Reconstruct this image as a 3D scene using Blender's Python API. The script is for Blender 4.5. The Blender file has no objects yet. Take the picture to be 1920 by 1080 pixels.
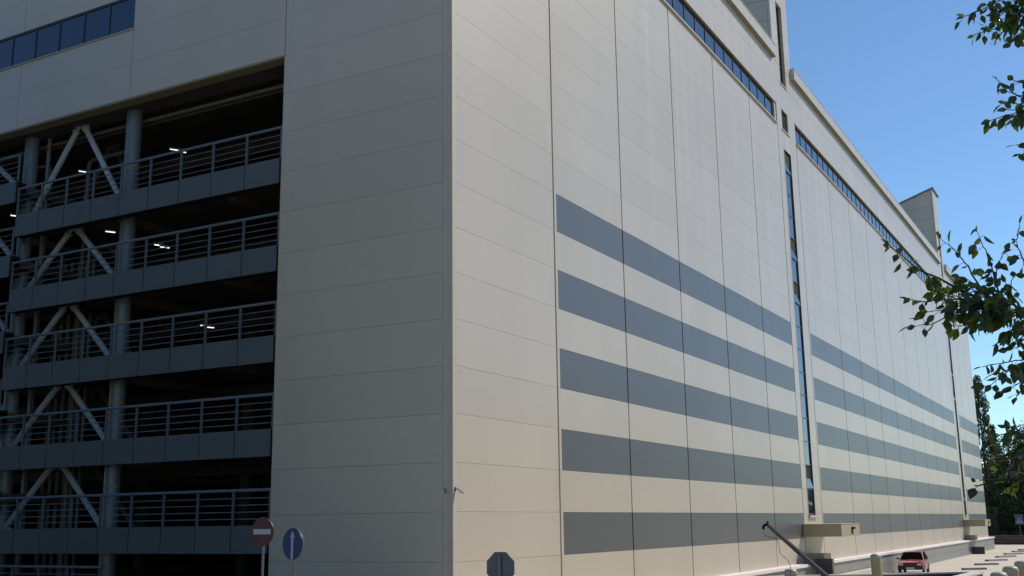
import bpy, math, random
from mathutils import Vector, Matrix
R = math.radians
sc = bpy.context.scene
col = sc.collection
random.seed(7)

# ------------------------------------------------------------------ camera
F = 2067.17 / 1920 * 36.0
CAM = Vector((-26.623, -16.770, -0.343))
PITCH, ROLL, YAW = R(12.052), R(-0.782), R(29.042)
FW = Vector((math.cos(YAW) * math.cos(PITCH), math.sin(YAW) * math.cos(PITCH), math.sin(PITCH)))
RT = Vector((math.sin(YAW), -math.cos(YAW), 0)); UP = RT.cross(FW)
R2 = RT * math.cos(ROLL) + UP * math.sin(ROLL)
U2 = -RT * math.sin(ROLL) + UP * math.cos(ROLL)
cd = bpy.data.cameras.new('camera'); cam = bpy.data.objects.new('camera', cd); col.objects.link(cam)
cd.sensor_width = 36; cd.lens = F; cd.clip_start = 0.1; cd.clip_end = 3000
M = Matrix.Identity(4)
for i in range(3):
    M[i][0] = R2[i]; M[i][1] = U2[i]; M[i][2] = -FW[i]; M[i][3] = CAM[i]
cam.matrix_world = M
sc.camera = cam

def at(px, py, d):
    """point at horizontal distance d from the viewpoint, seen at photo pixel px, py"""
    v = FW + R2 * ((px - 960) / 2067.17) + U2 * ((540 - py) / 2067.17)
    return CAM + v * (d / math.hypot(v.x, v.y))
def on(px, py, axis, val):
    v = FW + R2 * ((px - 960) / 2067.17) + U2 * ((540 - py) / 2067.17)
    return CAM + v * ((val - CAM[axis]) / v[axis])

# ------------------------------------------------------------------ light
ELEV, AZ = 43.5, 124.0
w = bpy.data.worlds.new('World'); sc.world = w; w.use_nodes = True
nt = w.node_tree
sky = nt.nodes.new('ShaderNodeTexSky'); sky.sky_type = 'NISHITA'; sky.sun_disc = False
sky.sun_elevation = R(ELEV); sky.sun_rotation = R(AZ); sky.altitude = 1200
sky.air_density = 1.0; sky.dust_density = 0.0; sky.ozone_density = 3.5
tint = nt.nodes.new('ShaderNodeMix'); tint.data_type = 'RGBA'; tint.blend_type = 'MULTIPLY'; tint.inputs[0].default_value = 1
tint.inputs[7].default_value = (.88, 1.0, 1.03, 1)
nt.links.new(sky.outputs[0], tint.inputs[6]); nt.links.new(tint.outputs[2], nt.nodes['Background'].inputs[0])
nt.nodes['Background'].inputs[1].default_value = 0.135
sd = Vector((math.sin(R(AZ)) * math.cos(R(ELEV)), math.cos(R(AZ)) * math.cos(R(ELEV)), math.sin(R(ELEV))))
sl = bpy.data.lights.new('sun', 'SUN'); so = bpy.data.objects.new('sun', sl); col.objects.link(so)
sl.energy = 4.25; sl.angle = R(0.5); sl.color = (1.0, 0.93, 0.81)
so.rotation_euler = sd.to_track_quat('Z', 'Y').to_euler()
sc.view_settings.view_transform = 'Standard'; sc.view_settings.look = 'None'
sc.view_settings.exposure = 0.0; sc.view_settings.gamma = 1.0

# ------------------------------------------------------------------ materials
def mat(name, c, rough=0.6, spec=0.5, metal=0.0, noise=0.0, nscale=3.0, stretch=None, bump=0.0, emit=None, tint=None):
    m = bpy.data.materials.new(name); m.use_nodes = True
    n = m.node_tree.nodes; l = m.node_tree.links; b = n['Principled BSDF']
    b.inputs['Base Color'].default_value = (*c, 1); b.inputs['Roughness'].default_value = rough
    b.inputs['Specular IOR Level'].default_value = spec; b.inputs['Metallic'].default_value = metal
    if emit:
        b.inputs['Emission Color'].default_value = (*c, 1); b.inputs['Emission Strength'].default_value = emit
    if noise or bump:
        tc = n.new('ShaderNodeTexCoord'); mp = n.new('ShaderNodeMapping')
        if stretch: mp.inputs['Scale'].default_value = stretch
        l.new(tc.outputs['Object'], mp.inputs[0])
        nz = n.new('ShaderNodeTexNoise'); nz.inputs['Scale'].default_value = nscale
        nz.inputs['Detail'].default_value = 6; nz.inputs['Roughness'].default_value = 0.6
        l.new(mp.outputs[0], nz.inputs['Vector'])
        if noise:
            rp = n.new('ShaderNodeMapRange'); rp.inputs[1].default_value = 0.3; rp.inputs[2].default_value = 0.7
            l.new(nz.outputs[0], rp.inputs[0])
            mx = n.new('ShaderNodeMix'); mx.data_type = 'RGBA'
            t = tint or tuple(x * (1 - noise) for x in c)
            mx.inputs[6].default_value = (*t, 1); mx.inputs[7].default_value = (*[min(1, x * (1 + noise * .5)) for x in c], 1)
            l.new(rp.outputs[0], mx.inputs[0]); l.new(mx.outputs[2], b.inputs['Base Color'])
        if bump:
            bp = n.new('ShaderNodeBump'); bp.inputs['Strength'].default_value = bump; bp.inputs['Distance'].default_value = 0.02
            l.new(nz.outputs[0], bp.inputs['Height']); l.new(bp.outputs[0], b.inputs['Normal'])
    return m

def panel_mat(name, c, streak, rough, spec):
    """coated steel panel: faint panel to panel shifts, pale water streaks that run down from the sills"""
    m = bpy.data.materials.new(name); m.use_nodes = True
    n = m.node_tree.nodes; l = m.node_tree.links; b = n['Principled BSDF']
    b.inputs['Specular IOR Level'].default_value = spec; b.inputs['Roughness'].default_value = rough
    g = n.new('ShaderNodeNewGeometry'); sep = n.new('ShaderNodeSeparateXYZ'); l.new(g.outputs['Position'], sep.inputs[0])
    def noise(vec_scale, scale, det=5):
        mp = n.new('ShaderNodeMapping'); mp.inputs['Scale'].default_value = vec_scale
        l.new(g.outputs['Position'], mp.inputs[0])
        z = n.new('ShaderNodeTexNoise'); z.inputs['Scale'].default_value = scale; z.inputs['Detail'].default_value = det
        l.new(mp.outputs[0], z.inputs['Vector']); return z
    def rng(sock, a, bb, c0, c1):
        r = n.new('ShaderNodeMapRange'); r.inputs[1].default_value = a; r.inputs[2].default_value = bb
        r.inputs[3].default_value = c0; r.inputs[4].default_value = c1; l.new(sock, r.inputs[0]); return r.outputs[0]
    def math_(op, a, bb):
        k = n.new('ShaderNodeMath'); k.operation = op
        for i, v in enumerate((a, bb)):
            if isinstance(v, (int, float)): k.inputs[i].default_value = v
            else: l.new(v, k.inputs[i])
        return k.outputs[0]
    # one value per panel row
    row = math_('FLOOR', math_('DIVIDE', sep.outputs[2], 1.38), 0)
    wn = n.new('ShaderNodeTexWhiteNoise'); wn.noise_dimensions = '2D'
    cb = n.new('ShaderNodeCombineXYZ'); l.new(row, cb.inputs[0])
    l.new(math_('FLOOR', math_('DIVIDE', math_('ADD', sep.outputs[0], sep.outputs[1]), 6.27), 0), cb.inputs[1]); l.new(cb.outputs[0], wn.inputs['Vector'])
    val = rng(wn.outputs[0], 0, 1, 0.965, 1.025)
    dirt = rng(noise((1, 1, .35), .35).outputs[0], .3, .7, 0.955, 1.03)
    fine = rng(noise((1, 1, 1), 14, 8).outputs[0], .3, .7, 0.975, 1.02)
    st = rng(noise((1, 1, .035), 1.15, 4).outputs[0], .5, .68, 0, 1)
    mask = math_('MULTIPLY', rng(sep.outputs[2], 4, 22, 0.0, 1.0), rng(sep.outputs[0], 9, 19, 0, 1))
    stm = math_('MULTIPLY', math_('MULTIPLY', st, mask), streak)
    v = math_('MULTIPLY', math_('MULTIPLY', val, dirt), fine)
    base = n.new('ShaderNodeMix'); base.data_type = 'RGBA'; base.blend_type = 'MULTIPLY'; base.inputs[0].default_value = 1
    base.inputs[6].default_value = (*c, 1); cc = n.new('ShaderNodeCombineColor')
    for i in range(3): l.new(v, cc.inputs[i])
    l.new(cc.outputs[0], base.inputs[7])
    mx = n.new('ShaderNodeMix'); mx.data_type = 'RGBA'
    l.new(stm, mx.inputs[0]); l.new(base.outputs[2], mx.inputs[6]); mx.inputs[7].default_value = (.78, .78, .75, 1)
    l.new(mx.outputs[2], b.inputs['Base Color'])
    bp = n.new('ShaderNodeBump'); bp.inputs['Strength'].default_value = .06; bp.inputs['Distance'].default_value = .02
    l.new(noise((1, 1, .5), 1.2, 3).outputs[0], bp.inputs['Height']); l.new(bp.outputs[0], b.inputs['Normal'])
    return m

WALL = panel_mat('beige_panel', (.485, .42, .33), .14, .36, .8)
BAND = panel_mat('grey_panel', (.092, .093, .086), .05, .38, .65)
TRIM = mat('flashing', (.47, .41, .335), .6, .3, noise=.05)
DARK = mat('joint_gasket', (.02, .019, .018), .8, .2)
SOFF = mat('bounce_toned_soffit', (.27, .25, .15), .7, noise=.1)  # olive tone holds the bounce-lit shade of undersides in its colour
FRAME = mat('window_frame_paint', (.03, .045, .07), .35)
GLASS = mat('window_glass', (.012, .02, .03), .03, 1.0)
GLASSB = mat('blue_window_glass', (.008, .022, .06), .05, .8)
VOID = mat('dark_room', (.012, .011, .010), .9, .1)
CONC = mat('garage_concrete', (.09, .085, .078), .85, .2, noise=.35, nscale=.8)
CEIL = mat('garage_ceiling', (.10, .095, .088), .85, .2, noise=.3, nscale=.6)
CLAD = mat('grey_cladding', (.088, .103, .108), .5, noise=.06, nscale=1)
STEEL = mat('blue_grey_paint', (.14, .17, .19), .35, noise=.08)
POSTM = mat('rail_post_paint', (.08, .10, .115), .4)
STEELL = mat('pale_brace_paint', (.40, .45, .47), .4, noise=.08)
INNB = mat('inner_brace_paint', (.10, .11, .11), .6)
WIRE = mat('rail_wire', (.25, .26, .27), .4, metal=.5)
PIPE = mat('pipe_paint', (.18, .18, .17), .5, noise=.1)
COPE = mat('pink_coping', (.78, .68, .66), .6, noise=.1, nscale=2)
TILE = mat('grey_plinth_tile', (.25, .235, .215), .45, .5, noise=.18, nscale=.9)
GRAN = mat('dark_granite', (.035, .042, .045), .3, noise=.2)
CANO = mat('canopy_panel', (.37, .315, .195), .5, noise=.06, nscale=1)
REDB = mat('dark_red_trim', (.16, .03, .02), .7)
YEL = mat('yellow_mark', (.28, .21, .08), .6)
LAMP = mat('lamp_tube', (.85, .95, 1.0), emit=1.8)

# ------------------------------------------------------------------ mesh helper
class MB:
    def __init__(s): s.v = []; s.f = []; s.m = []
    def quad(s, a, b, c, d, mi=0):
        i = len(s.v); s.v += [tuple(a), tuple(b), tuple(c), tuple(d)]; s.f.append((i, i+1, i+2, i+3)); s.m.append(mi)
    def box(s, x0, x1, y0, y1, z0, z1, mi=0):
        i = len(s.v)
        s.v += [(x, y, z) for z in (z0, z1) for y in (y0, y1) for x in (x0, x1)]
        for f in ((0,2,3,1), (4,5,7,6), (0,1,5,4), (2,6,7,3), (0,4,6,2), (1,3,7,5)):
            s.f.append(tuple(i + k for k in f)); s.m.append(mi)
        return s
    def prism(s, pts, axis, a, b, mi=0):
        """pts: 2D outline in the two other axes, swept along axis from a to b"""
        i = len(s.v); n = len(pts)
        for val in (a, b):
            for p in pts:
                q = list(p); q.insert(axis, val); s.v.append(tuple(q))
        s.f.append(tuple(range(i, i+n))[::-1]); s.m.append(mi)
        s.f.append(tuple(range(i+n, i+2*n))); s.m.append(mi)
        for k in range(n):
            s.f.append((i+k, i+(k+1) % n, i+n+(k+1) % n, i+n+k)); s.m.append(mi)
        return s
    def tube(s, pts, r, n=10, mi=0, r2=None):
        pts = [Vector(p) for p in pts]; L = len(pts); base = len(s.v)
        for j, p in enumerate(pts):
            d = (pts[min(j+1, L-1)] - pts[max(j-1, 0)]).normalized()
            a = d.cross(Vector((0, 0, 1)))
            if a.length < .01: a = Vector((1, 0, 0))
            a.normalize(); b = d.cross(a)
            rr = r if r2 is None else r + (r2 - r) * j / max(1, L-1)
            for k in range(n):
                t = 2*math.pi*k/n; s.v.append(tuple(p + (a*math.cos(t) + b*math.sin(t)) * rr))
        for j in range(L-1):
            for k in range(n):
                s.f.append((base+j*n+k, base+j*n+(k+1) % n, base+(j+1)*n+(k+1) % n, base+(j+1)*n+k)); s.m.append(mi)
        s.f.append(tuple(base+k for k in range(n))[::-1]); s.m.append(mi)
        s.f.append(tuple(base+(L-1)*n+k for k in range(n))); s.m.append(mi)
        return s
    def lathe(s, prof, c=(0, 0, 0), n=20, mi=0, axis=2, a0=0.0):
        base = len(s.v)
        for (r, h) in prof:
            for k in range(n):
                t = a0 + 2*math.pi*k/n; p = [r*math.cos(t), r*math.sin(t)]; p.insert(axis, h)
                s.v.append(tuple(p[i] + c[i] for i in range(3)))
        for j in range(len(prof)-1):
            for k in range(n):
                s.f.append((base+j*n+k, base+j*n+(k+1) % n, base+(j+1)*n+(k+1) % n, base+(j+1)*n+k)); s.m.append(mi)
        s.f.append(tuple(base+k for k in range(n))[::-1]); s.m.append(mi)
        s.f.append(tuple(base+(len(prof)-1)*n+k for k in range(n))); s.m.append(mi)
        return s
    def build(s, name, mats, parent=None, smooth=False, loc=None, bevel=0):
        me = bpy.data.meshes.new(name); me.from_pydata(s.v, [], s.f)
        if not isinstance(mats, (list, tuple)): mats = [mats]
        for m in mats: me.materials.append(m)
        me.polygons.foreach_set('material_index', s.m)
        if smooth:
            me.polygons.foreach_set('use_smooth', [True]*len(me.polygons))
            try: me.set_sharp_from_angle(angle=R(40))
            except Exception: pass
        me.update()
        o = bpy.data.objects.new(name, me); col.objects.link(o)
        if parent: o.parent = parent
        if loc: o.location = loc
        if bevel:
            md = o.modifiers.new('bevel', 'BEVEL'); md.width = bevel; md.segments = 2; md.limit_method = 'ANGLE'
        return o

def thing(name, label, cat, loc=(0, 0, 0), rz=0, group=None):
    o = bpy.data.objects.new(name, None); col.objects.link(o); o.empty_display_size = .3
    o.location = loc; o.rotation_euler = (0, 0, rz); o['label'] = label; o['category'] = cat
    if group: o['group'] = group
    return o
def tag(o, label, cat, group=None):
    o['label'] = label; o['category'] = cat
    if group: o['group'] = group
    return o
def struct(o): o['kind'] = 'structure'; return o
def dup(root, loc, rz=None, label=None):
    r = root.copy(); col.objects.link(r); r.location = loc
    if rz is not None: r.rotation_euler = (0, 0, rz)
    if label: r['label'] = label
    for ch in list(root.children):
        c = ch.copy(); col.objects.link(c); c.parent = r
        for g in ch.children:
            d = g.copy(); col.objects.link(d); d.parent = c
    return r

# ------------------------------------------------------------------ the building
P = 1.38; GAP = .007; T = .16
GZ = -4.2
bld = thing('industrial_building', 'large beige panel-clad building with grey stripes and an open parking side', 'building')
J = [0.19, 6.66, 12.70, 19.03, 25.28, 31.60, 37.40, 41.66, 50.20, 56.40, 62.52, 69.05, 75.85, 82.30, 88.30, 94.85, 103.30, 107.45, 111.72, 117.75, 124.05]
ROWS = range(-2, 17)
def bay(x0, x1, grey, z_rows=ROWS, top_cut=23.36):
    m = MB()
    for k in z_rows:
        z0, z1 = k*P + GAP/2, (k+1)*P - GAP/2
        if z1 > top_cut: z1 = top_cut
        if z1 <= z0: continue
        g = grey and k in (-1, 1, 3, 5, 7)
        m.box(x0, x1, 0, T, z0, z1, 1 if g else 0)
    return m
HALF = .048
STRIPS = [(6, 7), (16, 17)]
for i in range(len(J)-1):
    if (i, i+1) in STRIPS: continue
    x0, x1 = J[i] + (HALF if i else 0), J[i+1] - (HALF if i < len(J)-2 else 0)
    m = MB()
    sub0 = x0
    if i in (1, 7, 17):        # narrow plain trim before the stripes start
        m.box(x0, x0+.16, -.004, T, -2*P, 23.36, 0); sub0 = x0 + .16 + .012
    if i == 6 or i == 15 or i == 5: pass
    b = bay(sub0, x1, i > 0)
    off = len(m.v); m.v += b.v; m.f += [tuple(k+off for k in f) for f in b.f]; m.m += b.m
    m.build('wall_panels', [WALL, BAND], bld)
# backing behind the joints
MB().box(.05, 124.0, T*.45, T*.9, -2.7, 23.3).build('joint_backing', DARK, bld)

# strips with slit windows
def strip(x0, x1, s0, s1):
    m = MB()
    a, b = x0 + HALF, x1 - HALF
    m2 = []
    for k in range(-2, 18):
        z0, z1 = k*P + GAP/2, (k+1)*P - GAP/2
        m.box(a, s0, -.003, T, z0, z1); m.box(s1, b, -.003, T, z0, z1)
    m.box(s0, s1, -.003, T, -2*P, -.25); m.box(s0, s1, -.003, T, 22.14, 23.44)
    m.build('wall_panels', [WALL], bld)
    # reveal jambs and the slit window
    fr = MB()
    d = .12
    fr.box(s0-.05, s0, -.02, d, -.12, 22.14); fr.box(s1, s1+.05, -.02, d, -.12, 22.14)
    fr.box(s0-.05, s1+.05, -.02, d, 22.14, 22.2)
    jm = fr.build('window_reveal', TRIM, bld)
    MB().box(s0-.1, s1+.1, -.12, .3, -.25, -.10).build('window_sill', TRIM, bld)
    zs = [-.06] + [k*P for k in range(1, 16)] + [22.1]
    for k in range(16):
        za, zb = zs[k], zs[k+1]
        f = MB(); w_ = .06
        f.box(s0, s1, .03, .11, za, za+w_); f.box(s0, s0+.05, .03, .11, za+w_, zb); f.box(s1-.10, s1, .03, .11, za+w_, zb)
        wf = f.build('slit_window', FRAME, bld)
        if k in (1, 9, 11, 15):
            h = zb - za - w_
            g = MB(); t = .40
            g.box(s0+.07, s1-.07, -.015, .015, 0, h*.96)
            o = g.build('opened_pane', GLASS, wf); o.location = (0, .0, za+w_+.01); o.rotation_euler = (-R(9), 0, 0)
            MB().box(s0+.05, s1-.10, .085, .105, za+w_, zb).build('unlit_interior_panel', VOID, wf)  # dark panel stands in for the unlit stairwell behind the opened pane
        else:
            MB().box(s0+.05, s1-.10, .06, .08, za+w_, zb).build('pane', GLASS, wf)
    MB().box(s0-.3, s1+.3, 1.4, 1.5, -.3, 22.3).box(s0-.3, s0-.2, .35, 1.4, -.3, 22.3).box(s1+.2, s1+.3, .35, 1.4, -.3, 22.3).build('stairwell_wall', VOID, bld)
strip(J[6], J[7], 38.55, 40.05)
strip(J[16], J[17], 104.6, 106.1)

# sill flashing, ribbon windows, fascia, parapet
RIB = [(.45, 37.0), (41.95, 103.0), (107.6, 123.6)]
for (a, b) in RIB:
    MB().box(a-.1, b+.1, -.10, .36, 23.365, 23.44).build('ribbon_sill', TRIM, bld)
edges = []
for (a, b) in RIB:
    n = max(1, round((b-a)/6.2)); st = (b-a)/n
    for k in range(n):
        x0, x1 = a+k*st, a+(k+1)*st
        MUL = .085
        pane = MB().box(x0, x1, .155, .175, 23.44, 24.84)
        fr = MB()
        for q in range(5):
            xm = x0 + (x1-x0)*q/4
            fr.box(xm-MUL/2, xm+MUL/2, .125 if q else .127, .155, 23.48, 24.80)
        fr.box(x0+.04, x1-.04, .13, .155, 23.44, 23.48); fr.box(x0+.04, x1-.04, .13, .155, 24.80, 24.84)
        f = fr.build('ribbon_window', FRAME, bld)
        pane.build('pane', GLASS, f)
def wallbox(x0, x1, rows, name='fascia_panels'):
    m = MB()
    n = max(1, round((x1-x0)/6.25)); st = (x1-x0)/n
    for k in range(n):
        for (z0, z1) in rows:
            m.box(x0+k*st+.006, x0+(k+1)*st-.006, 0, T, z0+.007, z1-.007)
    return m.build(name, WALL, bld)
# fascia with holes for the upper slits
U1, U2x = (38.85, 40.15), (104.7, 105.9)
wallbox(.19, U1[0]-.0, [(24.84, 26.57), (26.57, 27.80)])
wallbox(U1[1], U2x[0], [(24.84, 26.57), (26.57, 27.80)])
wallbox(U2x[1], 124.05, [(24.84, 26.57), (26.57, 27.80)])
for u in (U1, U2x):
    MB().box(u[0], u[1], 0, T, 24.847, 26.563).build('fascia_panel', WALL, bld)
for (a, b) in ((.19, U1[0]-.03), (U1[1]+.03, U2x[0]-.03), (U2x[1]+.03, 124.0)):
    MB().box(a, b, T+.002, .40, 24.86, 27.8).build('fascia_backing', SOFF, bld)
MB().box(.19, 124.0, .0, .40, 24.80, 24.838).build('ribbon_soffit', SOFF, bld)
# strip wall at ribbon level
for (a, b, s0, s1) in ((37.1, 41.85, 38.5, 40.0), (103.1, 107.5, 104.6, 106.0)):
    MB().box(a, s0, .05, .36, 23.45, 24.80).build('wall_panels', WALL, bld); MB().box(s1, b, .05, .36, 23.45, 24.80).build('wall_panels', WALL, bld)
    f = MB().box(s0-.03, s0+.05, .0, .25, 23.45, 24.8).box(s1-.05, s1+.03, .0, .25, 23.45, 24.8).box(s0-.1, s1+.1, -.06, .7, 23.38, 23.45).build('small_window', TRIM, bld)
    MB().box(s0+.05, s1-.05, .10, .14, 23.45, 24.8).build('pane', VOID, f)
for (a, b) in ((-.2, 37.25), (41.40, 103.15), (107.3, 124.1)):
    MB().box(a, b, -.26, .30, 27.72, 28.44).build('parapet', WALL, bld)
    MB().box(a+.01, b-.01, -.25, -.005, 27.70, 27.719).build('parapet_soffit', SOFF, bld)
    MB().box(a, b, -.28, .34, 28.442, 28.48).build('parapet_cap', TRIM, bld)
MB().box(.3, 123.9, .5, 60, 27.2, 27.6).build('roof', CONC, bld)
MB().box(.2, 124, 59.7, 60, -4.2, 28).box(123.9, 124.05, .2, 59.7, -2.7, 27.8).build('rear_wall', WALL, bld)
MB().box(124.06, 124.16, .0, 3.0, -2.7, 10.5).build('corner_pier', REDB, bld)

# stair towers on the roof
def tower(x0, x1, u, slope, top, depth=9):
    y0, y1 = 0.002, depth
    m = MB()
    s0, s1, zs0, zs1 = u
    # front wall around the slit
    def rows(z0, z1):
        out = []; z = z0
        while z < z1 - .01:
            k = math.floor(z/P + 1e-6) + 1; n = min(z1, k*P); out.append((z, n)); z = n
        return out
    for (z0, z1) in rows(27.82, top):
        m.box(x0, s0, -.004, T, z0+.006, z1-.006); m.box(s1, x1, -.004, T, z0+.006, z1-.006)
    m.box(s0, s1, -.004, T, zs1, top)
    fw_ = m.build('tower_front', WALL, bld)
    # side walls with sloping top
    for (xa, xb) in ((x0, x0+T), (x1-T, x1)):
        sm = MB()
        ys = [T+.004, 2.3, 5.7, depth]
        for q in range(3):
            ya, yb = ys[q]+.012, ys[q+1]-.0
            k0 = 20
            while k0*P < top - slope*ya:
                a_, b_ = k0*P + .012, (k0+1)*P - .012; k0 += 1
                pl = []
                rect = [(ya, a_), (yb, a_), (yb, b_), (ya, b_)]
                f = lambda p: top - slope*p[0] - .01 - p[1]
                for i_ in range(4):
                    p, q_ = rect[i_], rect[(i_+1) % 4]
                    if f(p) >= 0: pl.append(p)
                    if f(p)*f(q_) < 0:
                        t_ = f(p)/(f(p)-f(q_)); pl.append((p[0]+(q_[0]-p[0])*t_, p[1]+(q_[1]-p[1])*t_))
                if len(pl) > 2: sm.prism(pl, 0, xa, xb)
        sm.build('tower_side', WALL, bld)
        MB().prism([(T+.05, 27.62), (depth, 27.62), (depth, top-slope*depth-.12), (T+.05, top-.15)], 0, xa+.02, xb-.02).build('tower_side_backing', DARK, bld)
    MB().box(x0, x1, depth, depth+T, 27.62, top-slope*depth).build('tower_rear', WALL, bld)
    MB().prism([(-.16, top+.06), (depth+.3, top-slope*(depth+.3)), (depth+.3, top-slope*(depth+.3)+.14), (-.16, top+.22)], 0, x0-.14, x1+.14).build('tower_roof', mat('roof_trim', (.16, .17, .18), .5), bld)
    # slit
    f = MB().box(s0-.028, s0, T+.003, .3, zs0, zs1).box(s1, s1+.028, T+.003, .3, zs0, zs1)
    f = f.build('tower_slit', SOFF, bld)
    MB().box(s0, s1, .21, .24, zs0, zs1).build('pane', VOID, f)
    fr = MB()
    z = zs0
    while z < zs1: fr.box(s0, s1, .17, .205, z, z+.07); z += P
    fr.build('slit_frame', FRAME, f)
    MB().box(s0-.05, s1+.05, -.05, .7, zs0-.06, zs0).build('window_sill', TRIM, bld)
tower(37.45, 41.45, (U1[0], U1[1], 26.62, 32.25), .34, 36.7)
tower(103.25, 107.3, (U2x[0], U2x[1], 26.62, 32.1), .34, 36.6)

# entrance canopies, dark granite stair blocks
for dx in (0, 66.1):
    MB().box(37.02+dx, 41.62+dx, -2.15, -.012, -1.30, -.64).build('canopy', CANO, bld, bevel=.015)
    MB().box(37.0+dx, 41.64+dx, -2.17, -.012, -.636, -.60).build('canopy_flashing', TRIM, bld)
    MB().box(37.02+dx, 37.42+dx, -1.52 if dx == 0 else -1.8, -.58, GZ, -2.5 if dx == 0 else -3.45).build('stair_block', GRAN, bld)
    MB().box(37.3+dx, 39.0+dx, -1.0, -.02, -2.76, -2.25).build('door_ledge', CANO, bld)
    MB().box(39.5+dx, 40.0+dx, -2.28, -2.16, -.92, -.80).box(39.5+dx, 39.56+dx, -2.24, -2.18, -1.2, -.92).build('canopy_black_bar', VOID, bld)  # angled black bar on the canopy front

# plinth with coping
for (a, b) in ((-.6, 36.2), (39.9, 124.6)):
    MB().box(a, b, -.66, .0, -2.88, -2.74).build('plinth_coping', COPE, bld)
    m = MB(); x = a + .1
    while x < b - .1:
        x1 = min(x + 3.0, b - .1)
        m.box(x+.006, x1-.006, -.55, -.02, -3.55, -2.885); m.box(x+.006, x1-.006, -.55, -.02, -4.6, -3.562); x = x1
    m.build('plinth_facing', TILE, bld)
MB().box(36.2, 39.9, -.5, -.0, -4.6, -2.78).build('plinth_facing', TILE, bld)
MB().box(.1, 124, -.02, .15, -4.6, -2.76).build('plinth_core', DARK, bld)

# corner trim with screws
MB().box(-.014, .185, -.014, .15, -2.76, 27.8).build('corner_trim', TRIM, bld)
sm = MB()
for k in range(70):
    z = -2.5 + k*.43
    sm.box(.335, .355, -.008, 0, z, z+.02)
sm.build('screws', mat('screw_steel', (.25, .22, .19), .5), bld)

# ---- left facade (plane X = 0)
def lbay(y0, y1, k0, k1, mi=0):
    m = MB()
    for k in range(k0, k1):
        z0, z1 = k*P + GAP/2, (k+1)*P - GAP/2
        m.box(0, T, y0, y1, z0, z1)
    return m
m = lbay(.34, 6.62, -3, 20); m.build('side_wall_panels', WALL, bld)
MB().box(-.004, T, .155, .33, -4.2, 27.6).build('side_corner_trim', WALL, bld)
MB().box(.03, T+.3, 6.625, 6.67, -4.2, 15.18).build('opening_jamb', TRIM, bld)
ys = [6.64, 14.03, 20.35, 26.7, 33, 39.3, 45.6]
for a, b in zip(ys[:-1], ys[1:]):
    lbay(a+.012, b-.012, 11, 13).build('side_wall_panels', WALL, bld)
    lbay(a+.012, b-.012, 14 if a > 10 else 13, 20).build('side_wall_panels', WALL, bld)
MB().box(T*.5, T*.9, .2, 46, 15.2, 17.9).box(T*.5, T*.9, .2, 14, 17.9, 27.5).box(T*.5, T*.9, .2, 6.6, -4.2, 17.9).box(T*.5, T*.9, 14, 46, 19.34, 27.5).build('joint_backing', DARK, bld)
y = 14.06
MB().box(-.05, T, 13.98, 46, 17.90, 17.945).build('ribbon_sill', TRIM, bld)
while y < 45:
    f = MB(); w_ = 1.41
    f.box(.05, .12, y-.035, y+.035, 17.95, 19.31); f.box(.05, .12, y+.035, y+w_-.035, 17.95, 18.0); f.box(.05, .12, y+.035, y+w_-.035, 19.26, 19.31)
    o = f.build('ribbon_window', FRAME, bld)
    MB().box(.085, .105, y+.035, y+w_-.035, 18.0, 19.26).build('pane', GLASSB, o); y += w_
MB().box(.02, .5, 6.675, 46, 15.12, 15.176).build('opening_soffit', SOFF, bld)

# ---- garage interior
LV = 2.975
def zf(k): return 11.42 - LV*k
MB().box(T, 34, 6.4, 46, 15.55, 15.9).build('garage_ceiling', CEIL, bld)
m = MB()
for x in (6.5, 13, 19.5, 26): m.box(x, x+.5, 6.7, 46, 14.95, 15.55)
m.build('ceiling_beam', CEIL, bld)
MB().box(.5, 1.5, 6.66, 46, 15.2, 15.55).build('edge_beam', CEIL, bld)
for k in range(6):
    z = zf(k)
    MB().box(.2, 34, 6.4, 20.1, z-.32, z).build('floor_slab', CONC, bld)
    MB().box(.2, 34, 20.14, 46, z-.32+LV/2, z+LV/2).build('floor_slab', CONC, bld)
    if k < 5:
        m = MB()
        for x in (6.5, 13, 19.5, 26): m.box(x, x+.4, 6.7, 46, z-.8, z-.32)
        for yy in (9.5, 15, 20.6): m.box(.9, 34, yy, yy+.3, z-.62, z-.325)
        m.build('ceiling_beam', CEIL, bld)
MB().box(33.9, 34.1, 6, 46, -8, 15.6).build('garage_rear_wall', CONC, bld)
MB().box(T, 34, 6.25, 6.39, -8, 15.6).build('garage_side_wall', CONC, bld)
MB().box(.3, 34, 45.9, 46.2, -8, 28).build('garage_side_wall', CONC, bld)
for (x, yy, r) in [(1.15, 15.0, .29), (1.15, 20.85, .28), (1.15, 27.2, .28), (8, 15, .28), (8, 20.85, .28), (8, 27.2, .28), (15, 15, .28), (15, 20.85, .28), (22, 15, .28), (8, 9, .28), (15, 9, .28)]:
    c = MB().tube([(x, yy, -5), (x, yy, 15.5)], r, 20).build('column', STEEL if x < 5 else CONC, bld, smooth=True)
    if x < 5:
        for k in range(5):
            MB().lathe([(r+.004, 0), (r+.006, .01), (r+.006, .09), (r+.004, .1)], (x, yy, zf(k)+1.55)).build('marking_band', YEL, c, smooth=True)
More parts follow.
